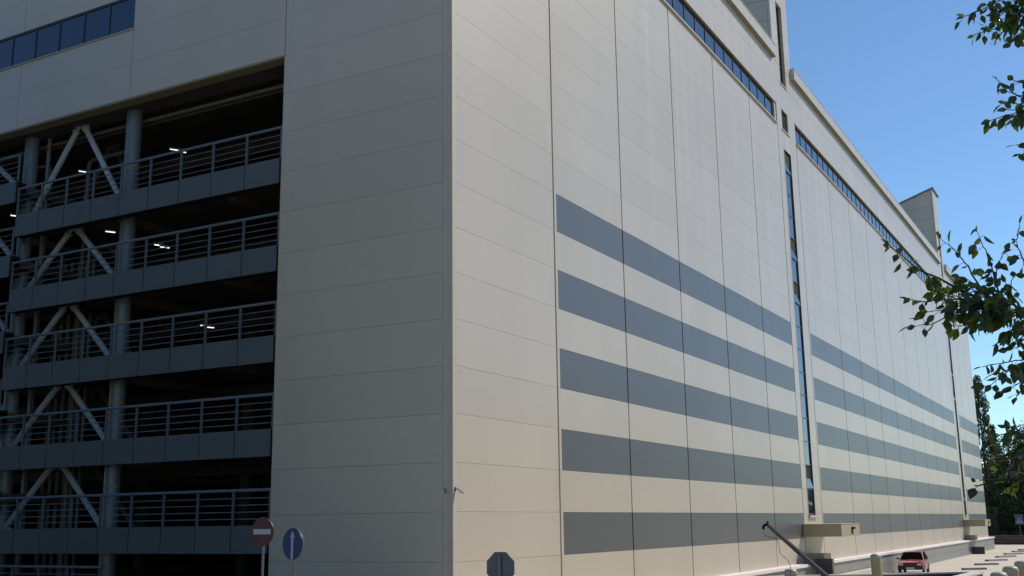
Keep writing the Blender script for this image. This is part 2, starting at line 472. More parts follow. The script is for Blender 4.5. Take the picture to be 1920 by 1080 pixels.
# V braces
def brace(x, yl, yr, ya, zb, zt):
    m = MB()
    for yy, s in ((yl, .17), (yr, -.17)):
        top = Vector((x, ya + s*(1 if yy > ya else 1), zt)); 
        top.y = ya + (.13 if yy > ya else -.13)
        bot = Vector((x, yy, zb)); d = (bot-top).normalized()
        m.tube([top + d*.25, bot - d*.1], .112, 14)
        m.tube([top + d*.22, top + d*.30], .16, 14); m.tube([top, top + d*.25], .08, 8)
        m.tube([bot - d*.12, bot], .16, 14)
    m.box(x-.03, x+.03, ya-.4, ya+.4, zt-.12, zt+.1)
    m.box(x-.02, x+.02, yl-.5, yl+.2, zb-.1, zb+.12)
    return m
for k in range(5):
    zt = 15.22 if k == 0 else zf(k-1) - .38
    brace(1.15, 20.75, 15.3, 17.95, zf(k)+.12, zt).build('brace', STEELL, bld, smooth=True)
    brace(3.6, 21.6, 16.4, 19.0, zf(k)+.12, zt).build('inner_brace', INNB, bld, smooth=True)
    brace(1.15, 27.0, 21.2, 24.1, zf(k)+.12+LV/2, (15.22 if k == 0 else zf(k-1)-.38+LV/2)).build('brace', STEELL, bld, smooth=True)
# pipes
MB().tube([(1.75, 6.7, 15.03), (1.75, 46, 15.03)], .075, 12).tube([(2.2, 6.7, 15.1), (2.2, 46, 15.1)], .06, 10).build('ceiling_pipe', PIPE, bld, smooth=True)
MB().tube([(.75, 14.6, 15.3), (.75, 46, 15.3)], .05, 10).build('ceiling_pipe', PIPE, bld, smooth=True)
m = MB()
for yy in (20.25,): m.tube([(1.5, yy, -5), (1.5, yy, 15.4)], .085, 10)
m.tube([(3, 17.2, 14.6), (3, 19.4, 14.6), (3, 19.6, 14.5), (3, 19.65, 14.3), (3, 19.65, -5)], .09, 10)
m.tube([(1.9, 22, 14.7), (1.9, 21.6, 14.55), (1.9, 21.6, 14.3), (1.9, 20.7, 14.25), (1.9, 20.6, 14.1), (1.9, 20.6, -5)], .07, 10)
for q in range(6): m.tube([(3.2, 19.2 + q*.42, -5), (3.2, 19.2 + q*.42, 10.4)], .07, 8)
m.build('riser_pipe', PIPE, bld, smooth=True)

# railings and cladding bands
XB = .12
def railing(y0, y1, joints, zt, band=True):
    zr = zt + 1.09
    m = MB()
    m.tube([(XB+.03, y0, zr), (XB+.03, y1, zr)], .05, 12)
    r = m.build('railing', STEEL, bld, smooth=True)
    for j in joints: MB().box(XB+.0, XB+.05, j-.045, j+.045, zt+.0, zr-.05).build('post', POSTM, r)
    for q in range(4): MB().tube([(XB+.07, y0, zt+.2+q*.215), (XB+.07, y1, zt+.2+q*.215)], .015, 6).build('wire', WIRE, r)
    if band:
        js = list(joints)
        for a, b in zip(js[:-1], js[1:]):
            MB().box(XB-.05, XB-.01, a+.02, b-.02, zt-.86, zt).build('cladding_panel', CLAD, bld)
        MB().box(XB, .5, y0, y1, zt-.84, zt-.02).build('slab_edge', DARK, bld)
JY = [6.78, 8.30, 9.83, 11.35, 12.85, 14.33, 15.80, 17.27, 18.68, 20.05]
for k in range(5): railing(6.7, 20.08, JY, 11.60 - LV*k)
JY2 = [20.17 + 1.49*q for q in range(8)]
for k in range(6): railing(20.14, 30.6, JY2, 13.02 - LV*k)
railing(14.1, 20.0, [14.2, 15.8, 17.27, 18.68, 20.0], -2.70, band=False)

# ------------------------------------------------------------------ ceiling lamps of the garage
def lampthing(px, py, X, label, L=.42, ang=0.0, proto=[None]):
    p = on(px, py, 0, X)
    if proto[0] is None:
        t = thing('ceiling_lamp', label, 'lamp', p, 0, 'fluorescent lamps under the parking ceilings')
        MB().box(-.06, .06, -L/2, L/2, .02, .08).build('housing', TRIM, t)
        MB().tube([(0, -L/2+.03, 0), (0, L/2-.03, 0)], .016, 8).build('tube', LAMP, t)
        t.rotation_euler = (0, 0, ang); proto[0] = t
    else:
        dup(proto[0], p, ang, label)
lampthing(327, 281, 5, 'small lit tube lamp under the top parking ceiling, just above the rail', ang=R(60))
lampthing(341, 285, 6, 'small lit tube lamp on the top parking level, touching the rail at its right', ang=R(60))
lampthing(156, 322, 5, 'lit tube lamp on the top parking level between the two V braces', ang=R(60))
lampthing(207, 435, 2.1, 'lit tube lamp left of the round column on the second level', ang=R(60))
lampthing(298, 460, 4.2, 'lit tube lamp right of the round column on the second level, left of its pair', ang=R(60))
lampthing(309, 464, 4.2, 'lit tube lamp right of the round column on the second level, right of its pair', ang=R(60))
lampthing(384, 611, 6, 'lit tube lamp behind the rail of the third level, left of its pair', ang=R(60))
lampthing(393, 614, 6, 'lit tube lamp behind the rail of the third level, right of its pair', ang=R(60))
lampthing(29, 405, 1.6, 'lit tube lamp at the far left edge below the raised half level', ang=R(60))

# ------------------------------------------------------------------ ground
def smooth(a, b, x):
    t = max(0, min(1, (x-a)/(b-a))); return t*t*(3-2*t)
def gh(x, y):
    d = math.hypot(x-CAM.x, y-CAM.y)
    return -2.2 - 2.0*smooth(18, 46, d)
CONCG = mat('plaza_concrete', (.52, .47, .395), .8, .3, noise=.10, nscale=.25, bump=.2)
xs = [-700, -400, -200, -100] + [-60 + 3*i for i in range(71)] + [170, 200, 260, 400, 700]
ysg = [-700, -400, -200, -100] + [-60 + 3*i for i in range(51)] + [120, 200, 400, 700]
gm = MB(); W = len(ysg)
for x in xs:
    for y in ysg: gm.v.append((x, y, gh(x, y)))
for i in range(len(xs)-1):
    for j in range(W-1): gm.f.append((i*W+j, (i+1)*W+j, (i+1)*W+j+1, i*W+j+1)); gm.m.append(0)
struct(gm.build('ground', CONCG, smooth=True))
ASPH = mat('asphalt', (.05, .05, .052), .85, .3, noise=.25, nscale=1.5)
# asphalt road beside the parking side
rm = MB(); rm2 = MB(); BOUNCE = mat('warm_bounce_asphalt', (.27, .225, .165), .85, .3, noise=.2, nscale=1.2)  # pale warm tone set on unseen ground to bounce light onto the side wall
for i in range(46):
    for j in range(24):
        x0, x1 = -60 + i*2, -58 + i*2; y0, y1 = -56 + j*6, -50 + j*6
        if x0 >= 0 and y1 > -8: continue
        (rm if y0 >= 10 else rm2).quad(*[(x, y, gh(x, y)+.02) for x, y in ((x0, y0), (x1, y0), (x1, y1), (x0, y1))])
struct(rm.build('road', ASPH, smooth=True))
struct(rm2.build('pavement', BOUNCE, smooth=True))
SOIL = mat('shade_toned_lawn', (.035, .05, .02), .9, .2, noise=.4, nscale=.6)  # shadow beneath the trees is put into the grass colour
struct(MB().box(152, 420, -260, 260, -4.6, -4.15).build('lawn', SOIL))

# raised kerb ledge beside the plinth
tag(MB().box(40.2, 50.9, -1.15, -.6, -4.3, -3.55).build('concrete_ledge', CONCG, bevel=.02), 'pale concrete ledge along the foot of the grey plinth beside the dark block', 'ledge')
# ramp parapet
A = Vector((27.4, -.6, 0)); B = Vector((34.6, -9.4, 0)); C_ = Vector((22.0, -8.75, 0))
DKW = mat('dark_parapet_stone', (.075, .05, .055), .6, noise=.2)
def wallseg(a, b, th, z0, z1, m, mi=0):
    d = (b-a).normalized(); n = Vector((-d.y, d.x, 0))*th/2
    pts = [(a+n), (b+n), (b-n), (a-n)]
    i = len(m.v)
    for z in (z0, z1):
        for p in pts: m.v.append((p.x, p.y, z))
    for f in ((3,2,1,0), (4,5,6,7), (0,1,5,4), (1,2,6,5), (2,3,7,6), (3,0,4,7)): m.f.append(tuple(i+k for k in f)); m.m.append(mi)
rp = thing('ramp_parapet', 'low dark parapet with pale coping around the ramp in front of the red car', 'parapet')
m = MB(); wallseg(A, B, .3, -4.5, -3.08, m); wallseg(B + Vector((-.25, .0, 0)), C_, .3, -4.5, -3.085, m); m.build('parapet_wall', DKW, rp)
m = MB(); wallseg(A, B, .42, -3.078, -3.0, m); wallseg(B + Vector((-.35, .05, 0)), C_, .62, -3.083, -3.004, m); m.build('coping', mat('pale_coping', (.55, .52, .47), .6, noise=.1), rp)

# wheel stops
STOP = mat('wheel_stop_rubber', (.22, .19, .22), .55, noise=.2)
ends = [((1808, 1069), (1850, 1068)), ((1832, 1060), (1872.5, 1059)), ((1853, 1052.5), (1889, 1051)), ((1872, 1045.5), (1905, 1044)), ((1887, 1040.2), (1919, 1039)), ((1901.5, 1035.5), (1931, 1034.6)), ((1913, 1032), (1941, 1031.2))]
words = ['nearest of the row of dark wheel stops, behind the ramp parapet corner', 'second nearest dark wheel stop in the row on the pale plaza', 'third nearest dark wheel stop in the row on the pale plaza', 'fourth nearest dark wheel stop in the row on the pale plaza', 'fifth nearest dark wheel stop, cut close to the right picture edge', 'sixth dark wheel stop of the row, only partly inside the picture', 'farthest dark wheel stop, a sliver at the right picture edge']
for (a, b), lb in zip(ends, words):
    pa, pb = on(*a, 2, GZ), on(*b, 2, GZ); L = (pb-pa).length; d = (pb-pa).normalized()
    o = MB().prism([(-.08, 0), (.40, 0), (.36, .15), (-.02, .15)], 0, 0, L).build('wheel_stop', STOP, bevel=.01)
    o.location = (pa.x, pa.y, GZ+.002); o.rotation_euler = (0, 0, math.atan2(d.y, d.x)); tag(o, lb, 'wheel stop', 'row of wheel stops on the plaza')

# ------------------------------------------------------------------ bollards
BOL = mat('beige_bollard_paint', (.42, .32, .17), .55, .4, noise=.12, nscale=4)
BOLC = mat('bollard_cap_lit_tone', (.42, .35, .25), .5, noise=.05)  # paler than the posts: sunlit tops put into the cap colour
def bollard(px, py, d, label, r=.095, proto=[None]):
    p = at(px, py, d); base = gh(p.x, p.y)
    h = p.z - base
    t = thing('bollard', label, 'bollard', (p.x, p.y, base), 0, 'beige metal bollards')
    b = MB().tube([(0, 0, -.1), (0, 0, h-.10)], r, 24).build('post', BOL, t, smooth=True)
    MB().lathe([(r+.004, h-.102), (r+.006, h-.06), (r*.9, h-.022), (r*.6, h-.004), (r*.2, h)], n=24).build('cap', BOLC, t, smooth=True)
    return t
bollard(1641, 1038, 23, 'beige bollard standing alone in front of the grey plinth, left of the red car')
bollard(1482, 1066, 21, 'beige bollard whose rounded top shows under the pink coping near the boom', r=.11)
bollard(1849, 1084, 16.0, 'low beige bollard of the overlapping row, its cap just inside the bottom edge', r=.12)
bollard(1872, 1072, 17.6, 'first beige bollard of the overlapping row at the bottom right, farthest left', r=.115)
bollard(1894, 1061, 19.3, 'second beige bollard of the overlapping row at the bottom right', r=.115)
bollard(1916, 1051, 21.2, 'third beige bollard of the overlapping row, touching the right picture edge', r=.125)

# ------------------------------------------------------------------ boom barrier
p0, p1 = at(1562, 1091, 13.2), at(1440, 984, 22.0)
bm = thing('boom_barrier', 'lowered brown and beige boom arm with a drooping cable at its tip', 'barrier', (0, 0, 0))
d = (p1-p0).normalized(); side = d.cross(Vector((0, 0, 1))).normalized(); upv = side.cross(d)
BR = mat('boom_brown_paint', (.018, .012, .010), .85, noise=.3); BR2 = mat('boom_beige_paint', (.085, .058, .03), .85, noise=.2)
q0 = p0 - d*1.6
def beam(a, b, w_, h0, h1, mt, nm):
    m = MB(); i = 0
    for p in (a, b):
        for s_, t_ in ((-w_, h0), (w_, h0), (w_, h1), (-w_, h1)): m.v.append(tuple(p + side*s_ + upv*t_))
    for f in ((0,1,2,3), (7,6,5,4), (0,4,5,1), (1,5,6,2), (2,6,7,3), (3,7,4,0)): m.f.append(f); m.m.append(0)
    return m.build(nm, mt, bm)
beam(q0, p1, .015, -.040, .004, BR2, 'arm')
beam(q0, p1, .018, .006, .026, BR, 'arm_edging')
tp = MB(); tp.tube([p1, p1 + d*.10 + upv*.02], .03, 8); tp.tube([p1 + upv*.02, p1 + d*.03 + upv*.06], .018, 6)
hk = at(1431, 992, 22.0)
tp.tube([p1 + d*.05, at(1434, 984, 22), at(1431.5, 988, 22), hk], .026, 8); tp.build('tip_hook', VOID, bm, smooth=True)
cb = [hk, at(1431.5, 998, 22), at(1434, 1003, 21.9), at(1440, 1006.5, 21.8), at(1448, 1008, 21.6), at(1455, 1011, 21.5), at(1459, 1018, 21.3), at(1462, 1028, 21.2), at(1462, 1037, 21.1), at(1466, 1041, 21), at(1473, 1046, 20.8), at(1479, 1053, 20.6), at(1482, 1062, 20.5), at(1482, 1085, 20.4)]
MB().tube(cb, .0045, 6).build('cable', VOID, bm, smooth=True)
g0 = gh(q0.x, q0.y)
MB().box(q0.x-.22, q0.x+.22, q0.y-.22, q0.y+.22, g0, q0.z+.12).build('cabinet', GRAN, bm, bevel=.02)
hb = p1 - d*.25
MB().tube([(hb.x, hb.y, gh(hb.x, hb.y)), (hb.x, hb.y, gh(hb.x, hb.y)+.0)], .01, 6)

# ------------------------------------------------------------------ road signs
POLE = mat('galvanised_pole', (.16, .16, .165), .5, metal=.6)
SRED = mat('sign_red', (.05, .007, .009), .45); SWH = mat('sign_white', (.30, .33, .37), .45); SBLU = mat('sign_blue', (.010, .028, .12), .45)
SBACK = mat('sign_back_grey', (.11, .11, .115), .5, metal=.2, noise=.1)
def disc(name, r, x0, x1, m, par, n=40, a0=0):
    return MB().lathe([(r, x0), (r, x1)], n=n, axis=0, a0=a0).build(name, m, par)
def sign(px, py, d, face_deg, label, cat='road sign'):
    p = at(px, py, d); t = thing('road_sign', label, cat, (p.x, p.y, gh(p.x, p.y)), R(face_deg))
    return t, p.z - gh(p.x, p.y)
t, h = sign(492.5, 997, 24.6, 181, 'round red no-entry sign with a white bar on a thin pole')
k = disc('plate', .30, 0, .02, SRED, t); k.location = (0, 0, h)
k = disc('rim', .305, -.006, -.001, SBACK, t); k.location = (0, 0, h)
k = MB().box(.0205, .024, -.235, .235, -.055, .055).build('white_bar', SWH, t); k.location = (0, 0, h)
MB().tube([(-.035, 0, -.2), (-.035, 0, h+.1)], .028, 12).build('pole', POLE, t, smooth=True)
t, h = sign(549.5, 1020, 22.2, 168, 'round blue sign with a white upward arrow on a thin pole')
k = disc('plate', .30, 0, .02, SBLU, t); k.location = (0, 0, h)
k = disc('rim', .31, -.006, -.001, SWH, t); k.location = (0, 0, h)
ar = MB().box(.0205, .024, -.035, .035, -.29, .15)
ar.prism([(-.075, .13), (.075, .13), (0, .25)], 0, .0205, .0245)
k = ar.build('white_arrow', SWH, t); k.location = (0, 0, h)
MB().tube([(-.035, 0, -.2), (-.035, 0, h+.1)], .02, 12).build('pole', POLE, t, smooth=True)
t, h = sign(938, 1064, 24, 5, 'grey back of an octagonal stop sign on a pole in front of the sunlit wall', 'road sign')
k = MB().lathe([(.342, 0), (.342, .018)], n=8, axis=0, a0=R(22.5)).build('plate', SBACK, t); k.location = (0, 0, h); 
k = MB().lathe([(.345, .019), (.345, .022)], n=8, axis=0, a0=R(22.5)).build('red_face', SRED, t); k.location = (0, 0, h)
MB().box(-.05, -.005, -.03, .03, -.2, h+.25).build('pole', POLE, t, bevel=.005)
k = MB().box(-.02, -.002, -.17, -.15, 0, .02).box(-.02, -.002, .15, .17, 0, .02).build('bolt', SWH, t); k.location = (0, 0, h-.02)
# pedestrian crossing sign far away
p = at(1911, 974, 182)
t = thing('pedestrian_sign', 'pale blue square crossing sign with a white triangle under the dark trees', 'road sign', (p.x, p.y, GZ), R(205))
hh = p.z - GZ
k = MB().box(0, .04, -.6, .6, -.75, .75).build('plate', mat('pale_blue_sign', (.075, .105, .17), .5), t, bevel=.04); k.location = (0, 0, hh)
k = MB().prism([(-.48, -.55), (.48, -.55), (0, .35)], 0, .042, .05).build('triangle', mat('bright_white_sign', (.42, .44, .47), .5), t); k.location = (0, 0, hh)
tr = MB().tube([(.056, .0, -.2), (.056, .02, .05)], .05, 6).tube([(.056, 0, -.2), (.056, .16, -.48)], .04, 6).tube([(.056, 0, -.2), (.056, -.16, -.48)], .04, 6).lathe([(.01, .05), (.06, .09), (.06, .14), (.01, .18)], (.056, .02, 0), n=8)
k = tr.build('walking_figure', VOID, t); k.location = (0, 0, hh)
MB().tube([(-.05, 0, -.1), (-.05, 0, hh)], .05, 10).build('pole', POLE, t, smooth=True)

# ------------------------------------------------------------------ security cameras at the building corner
CAMW = mat('camera_white', (.5, .5, .51), .4)
def cctv(loc, rz, tilt, label):
    t = thing('security_camera', label, 'camera', loc, rz, 'security cameras at the building corner')
    MB().box(-.07, .07, -.06, .0, -.10, .12).build('wall_bracket', SBACK, t)
    MB().tube([(0, -.05, .03), (0, -.22, .02)], .025, 8).build('arm', CAMW, t)
    t.scale = (.5, .5, .5)
    h_ = MB().box(-.06, .06, -.42, .0, -.04, .045)  .box(-.07, .07, -.46, .01, .048, .06).build('housing', CAMW, t); h_.location = (0, -.10, .02); h_.rotation_euler = (tilt, 0, 0)
    return t
cctv((.10, -.015, .62), R(35), R(38), 'white security camera on the sunlit side of the building corner')
cctv((-.015, .26, .58), R(-80), R(20), 'security camera on the shaded side of the building corner')

# ------------------------------------------------------------------ red car
RED = bpy.data.materials.new('red_car_paint'); RED.use_nodes = True
b = RED.node_tree.nodes['Principled BSDF']; b.inputs['Base Color'].default_value = (.25, .011, .02, 1); b.inputs['Roughness'].default_value = .28; b.inputs['Coat Weight'].default_value = .25
BLK = mat('black_plastic', (.012, .012, .013), .5); TYRE = mat('tyre_rubber', (.015, .015, .015), .8); RIM = mat('rim_metal', (.35, .35, .36), .35, metal=.7)
CGL = mat('car_glass', (.004, .005, .005), .4, .0); HDL = mat('headlight_glass', (.45, .42, .45), .15, 1.0); PLT = mat('plate_white', (.6, .6, .62), .5, noise=.35, nscale=18)
# long axis = local x, front at +x
cp = on(1708, 1076, 2, GZ)
car = thing('parked_car', 'dark red hatchback parked beside the grey plinth, facing the camera', 'car', (cp.x+1.7, cp.y+.05, GZ), R(180+3))
S = 1.05
def car_loft(secs, mats_, name, mi=0):
    m = MB(); n = len(secs[0])
    for s_ in secs:
        for p in s_: m.v.append(tuple(c*S for c in p))
    for i in range(len(secs)-1):
        for k in range(n-1): m.f.append((i*n+k, i*n+k+1, (i+1)*n+k+1, (i+1)*n+k)); m.m.append(mi)
    m.f.append(tuple(range(n))[::-1]); m.m.append(mi); m.f.append(tuple(range((len(secs)-1)*n, len(secs)*n))); m.m.append(mi)
    return m.build(name, mats_, car, smooth=True)
def sec(x, w_, zb, zt, crown=.03):
    return [(x, -w_+.04, zb), (x, -w_, zb+.12), (x, -w_, zb+(zt-zb)*.55), (x, -w_*.96, zt-.04), (x, -w_*.85, zt), (x, 0, zt+crown), (x, w_*.85, zt), (x, w_*.96, zt-.04), (x, w_, zb+(zt-zb)*.55), (x, w_, zb+.12), (x, w_-.04, zb)]
body = car_loft([sec(1.98, .74, .34, .68), sec(1.93, .78, .26, .74), sec(1.5, .82, .22, .82), sec(.95, .825, .2, .90), (sec(.6, .825, .2, .93)), sec(-.5, .825, .2, .95), sec(-1.4, .82, .22, .96), sec(-1.85, .79, .28, .92), sec(-2.0, .74, .36, .84)], RED, 'body')
# greenhouse: dark glass with red roof and pillars
def gsec(x, wb, wt, zb, zt):
    return [(x, -wb, zb), (x, -wt, zt-.02), (x, -wt*.85, zt+.012), (x, 0, zt+.025), (x, wt*.85, zt+.012), (x, wt, zt-.02), (x, wb, zb)]
car_loft([gsec(.92, .74, .72, .88, .90), gsec(.12, .76, .585, .9, 1.36), gsec(-1.2, .76, .58, .9, 1.37), gsec(-1.78, .74, .66, .9, 1.0)], CGL, 'window_glass')
car_loft([[(x, -w1, z), (x, -w1*.8, z+.035), (x, 0, z+.05), (x, w1*.8, z+.035), (x, w1, z), (x, 0, z-.02)] for x, w1, z in ((.16, .59, 1.355), (-.4, .6, 1.375), (-1.25, .59, 1.375))], RED, 'roof')
m = MB()
for s_ in (-1, 1):
    m.tube([(.95*S, s_*.76*S, .90*S), (.14*S, s_*.60*S, 1.37*S)], .03, 8)
    m.tube([(-.35*S, s_*.79*S, .92*S), (-.38*S, s_*.60*S, 1.37*S)], .035, 8)
    m.tube([(-1.75*S, s_*.76*S, .93*S), (-1.22*S, s_*.595*S, 1.37*S)], .05, 8)
m.build('pillars', RED, car, smooth=True)
MB().box(1.84*S, 2.05*S, -.80*S, .80*S, .28*S, .52*S).build('front_bumper', BLK, car, bevel=.03)
MB().box(-2.06*S, -1.88*S, -.80*S, .80*S, .32*S, .54*S).build('rear_bumper', BLK, car, bevel=.03)
MB().box(1.9*S, 1.99*S, -.42*S, .42*S, .55*S, .67*S).build('grille', BLK, car)
for s_ in (-1, 1):
    y0, y1 = sorted((s_*.44*S, s_*.72*S)); MB().box(1.88*S, 2.0*S, y0, y1, .55*S, .68*S).build('headlight', HDL, car, bevel=.01)
MB().box(2.052*S, 2.062*S, -.26*S, .26*S, .33*S, .44*S).build('number_plate', PLT, car)
for s_ in (-1, 1):
    ya = s_*.92*S
    MB().box(.60*S, .72*S, ya-.09, ya+.09, .92*S, 1.04*S).build('mirror', BLK, car, bevel=.02)
for x in (1.22, -1.28):
    for s_ in (-1, 1):
        wy = MB().lathe([(.2, -.09), (.28, -.085), (.285, -.05), (.285, .05), (.28, .085), (.2, .09)], n=24, axis=1).build('wheel', TYRE, car, smooth=True)
        wy.location = (x*S, s_*.76*S, .285)
        MB().lathe([(.18, -.092), (.17, -.095), (.17, .095), (.18, .092)], n=16, axis=1).build('rim', RIM, wy)
        am = MB().lathe([(.33, -.02), (.34, .0), (.34, .02)], n=24, axis=1).build('wheel_arch', BLK, car); am.location = (x*S, s_*.812*S, .31)

# ------------------------------------------------------------------ far wall, hedge, shed
fw = thing('far_wall', 'low dark brown wall with pale rails across the far end of the plaza', 'wall')
a, b2 = on(1857, 1021, 2, GZ), on(1990, 1021, 2, GZ)
dv = (b2-a).normalized(); a = a - dv*4 ; b2 = b2 + dv*40
DB = mat('dark_brown_wall', (.06, .05, .045), .7, noise=.2)
m = MB(); wallseg(a, b2, .35, -4.4, -2.95, m); m.build('wall_face', DB, fw)
RL = mat('faded_rail', (.16, .14, .125), .6)
nv = Vector((-dv.y, dv.x, 0));
if nv.x > 0: nv = -nv
m = MB(); wallseg(a+nv*.2, b2+nv*.2, .04, -3.32, -3.26, m); wallseg(a+nv*.2, b2+nv*.2, .04, -2.99, -2.93, m); wallseg(a+nv*.2, b2+nv*.2, .04, -3.8, -3.75, m); m.build('rail', RL, fw)
shed = thing('garden_shed', 'green metal shed with shade in its colour, under the hedge beside the building end', 'shed', (0, 0, 0))
s1 = at(1860, 1000, 186)
MB().box(s1.x-1.5, s1.x+1.5, s1.y-1.0, s1.y+1.2, -4.2, .0).build('shed_wall', mat('shade_darkened_green_metal', (.008, .012, .010), .7), shed)  # shade under the trees is put into this near-black green
MB().box(s1.x-1.6, s1.x+1.6, s1.y-1.1, s1.y+1.3, .0, .15).build('shed_roof', DB, shed)

# ------------------------------------------------------------------ foliage
def leaf_material(name, c1, c2, trans, tc=(.25, .45, .03), rough=.4):
    m = bpy.data.materials.new(name); m.use_nodes = True
    n = m.node_tree.nodes; l = m.node_tree.links; b = n['Principled BSDF']
    g = n.new('ShaderNodeNewGeometry')
    rmp = n.new('ShaderNodeMix'); rmp.data_type = 'RGBA'
    l.new(g.outputs['Random Per Island'], rmp.inputs[0]); rmp.inputs[6].default_value = (*c1, 1); rmp.inputs[7].default_value = (*c2, 1)
    l.new(rmp.outputs[2], b.inputs['Base Color']); b.inputs['Roughness'].default_value = rough; b.inputs['Specular IOR Level'].default_value = .5
    t = n.new('ShaderNodeBsdfTranslucent'); t.inputs[0].default_value = (*tc, 1)
    mx = n.new('ShaderNodeMixShader'); mx.inputs[0].default_value = trans
    l.new(b.outputs[0], mx.inputs[1]); l.new(t.outputs[0], mx.inputs[2]); l.new(mx.outputs[0], n['Material Output'].inputs[0])
    return m
LEAF = leaf_material('poplar_leaf', (.010, .020, .006), (.030, .052, .010), .22, (.15, .27, .012), .3)
FARL = leaf_material('far_leaf', (.026, .044, .018), (.07, .10, .04), .2, (.12, .20, .03), .6)
FARD = leaf_material('dark_far_leaf', (.018, .036, .012), (.052, .09, .024), .15, (.10, .16, .02), .6)
HEDG = leaf_material('bright_hedge_leaf', (.10, .16, .02), (.16, .24, .03), .3, (.25, .4, .03), .6)
BARK = mat('dark_bark', (.045, .035, .028), .9, .2, noise=.4, nscale=3)

def leaf(m, base, d, nrm, L, W_):
    """pointed oval leaf, folded slightly along the midrib"""
    d = d.normalized(); s = d.cross(nrm)
    if s.length < 1e-3: s = d.cross(Vector((1, .3, .2)))
    s.normalize(); u = s.cross(d).normalized()
    i = len(m.v)
    pr = [(0, 0, 0), (.18, .34, .07), (.42, .50, .10), (.70, .33, .06), (1.0, 0, -.08), (.5, 0, 0)]
    for t, w_, z in pr[:5]: m.v.append(tuple(base + d*L*t + s*W_*w_ + u*L*z*.7))
    for t, w_, z in (pr[3], pr[2], pr[1]): m.v.append(tuple(base + d*L*t - s*W_*w_ + u*L*z*.7))
    m.v.append(tuple(base + d*L*.45))
    m.f += [(i, i+1, i+2, i+8), (i+8, i+2, i+3, i+4), (i+8, i+4, i+5, i+6), (i, i+8, i+6, i+7)]; m.m += [0]*4

near = thing('foreground_tree', 'leafy poplar tree whose leaf sprays reach in from the right picture edge', 'tree', (0, 0, 0))
TR = at(2330, 1500, 10.0); tg = gh(TR.x, TR.y)
lm = MB(); tm = MB()
def rv(): return Vector((random.gauss(0, 1), random.gauss(0, 1), random.gauss(0, 1))).normalized()
tm.tube([(TR.x, TR.y, tg-.2), (TR.x+.05, TR.y+.05, tg+2), (TR.x-.03, TR.y, tg+4.5), (TR.x, TR.y-.1, tg+7.5)], .24, 14, r2=.06)
def twig(pts, r0, r1, dens=1.0, L=.086, start=0.0, spread=1.0):
    """pts: (px, py, distance) way points of a twig; leaves alternate along it on short stalks"""
    P3 = [at(*p) for p in pts]
    fine = []
    for a_, b_ in zip(P3[:-1], P3[1:]):
        for q in range(4): fine.append(a_.lerp(b_, q/4) + rv()*.006)
    fine.append(P3[-1]); tm.tube(fine, r0, 6, r2=r1)
    tot = sum((b_-a_).length for a_, b_ in zip(P3[:-1], P3[1:])); s_ = start*tot; sd_ = 1
    while s_ < tot:
        acc = 0
        for a_, b_ in zip(P3[:-1], P3[1:]):
            l_ = (b_-a_).length
            if acc + l_ >= s_: break
            acc += l_
        pos = a_.lerp(b_, max(0, min(1, (s_-acc)/l_))); ax = (b_-a_).normalized()
        out = (rv() - ax*rv().dot(ax)); out = (out + ax*.6 + Vector((0, 0, -.25))).normalized()
        stalk = random.uniform(.02, .05)*spread; e = pos + out*stalk
        tm.tube([pos, e], .0016, 4)
        dd = (out*.8 + Vector((0, 0, -random.uniform(.2, 1.1))) + rv()*.35).normalized()
        ll = L*random.choice((.55, .75, .9, 1, 1.05, 1.2)); leaf(lm, e, dd, rv(), ll, ll*random.uniform(.55, .72))
        s_ += random.uniform(.018, .040)/dens
    leaf(lm, P3[-1], (P3[-1]-P3[-2]).normalized() + rv()*.3, rv(), L*.8, L*.5)
def spray(origin, tips, r=.012, dens=1.0, jit=.0, L=.086):
    for tp_ in tips:
        mid = [(origin[i]+tp_[i])/2 + (random.uniform(-1, 1)*[14, 14, .12][i]) for i in range(3)]
        twig([origin, tuple(mid), tp_], r, .0025, dens, L, start=.15)
D = 8.2
# limbs from trunk to just outside the frame
def limb(p, zoff):
    e = at(*p); s0 = Vector((TR.x, TR.y, tg + zoff)); mid = s0.lerp(e, .5) + Vector((0, 0, .15)); tm.tube([s0, mid, e], .05, 8, r2=.014)
for p, zo in (((1960, 40, 8.4), 4.8), ((1965, 190, 8.0), 4.2), ((1960, 600, 8.3), 2.3), ((1960, 700, 8.0), 2.0), ((1960, 830, 8.2), 1.6), ((1965, 900, 5.6), 1.4), ((1960, 330, 8.0), 3.2)): limb(p, zo)
# main spray in front of the facade
twig([(1960, 600, 8.3), (1860, 575, 8.2), (1775, 528, 8.1), (1720, 505, 8.0), (1664, 458, 8.0)], .013, .0025, .8)
twig([(1860, 575, 8.2), (1800, 560, 8.1), (1740, 565, 8.0), (1703, 562, 8.0)], .008, .002, .9)
twig([(1840, 590, 8.2), (1785, 590, 8.0), (1745, 608, 8.0), (1716, 612, 7.9)], .007, .002, .8)
twig([(1850, 560, 8.2), (1815, 500, 8.3), (1790, 470, 8.3), (1764, 448, 8.3)], .007, .002, .7)
twig([(1880, 570, 8.2), (1862, 510, 8.3), (1848, 470, 8.3), (1832, 434, 8.4)], .007, .002, .8)
twig([(1870, 540, 8.2), (1868, 500, 8.2), (1885, 470, 8.2)], .005, .002, .6)
twig([(1930, 520, 8.0), (1915, 480, 8.0), (1905, 450, 8.0), (1912, 420, 8.0)], .006, .002, .7)
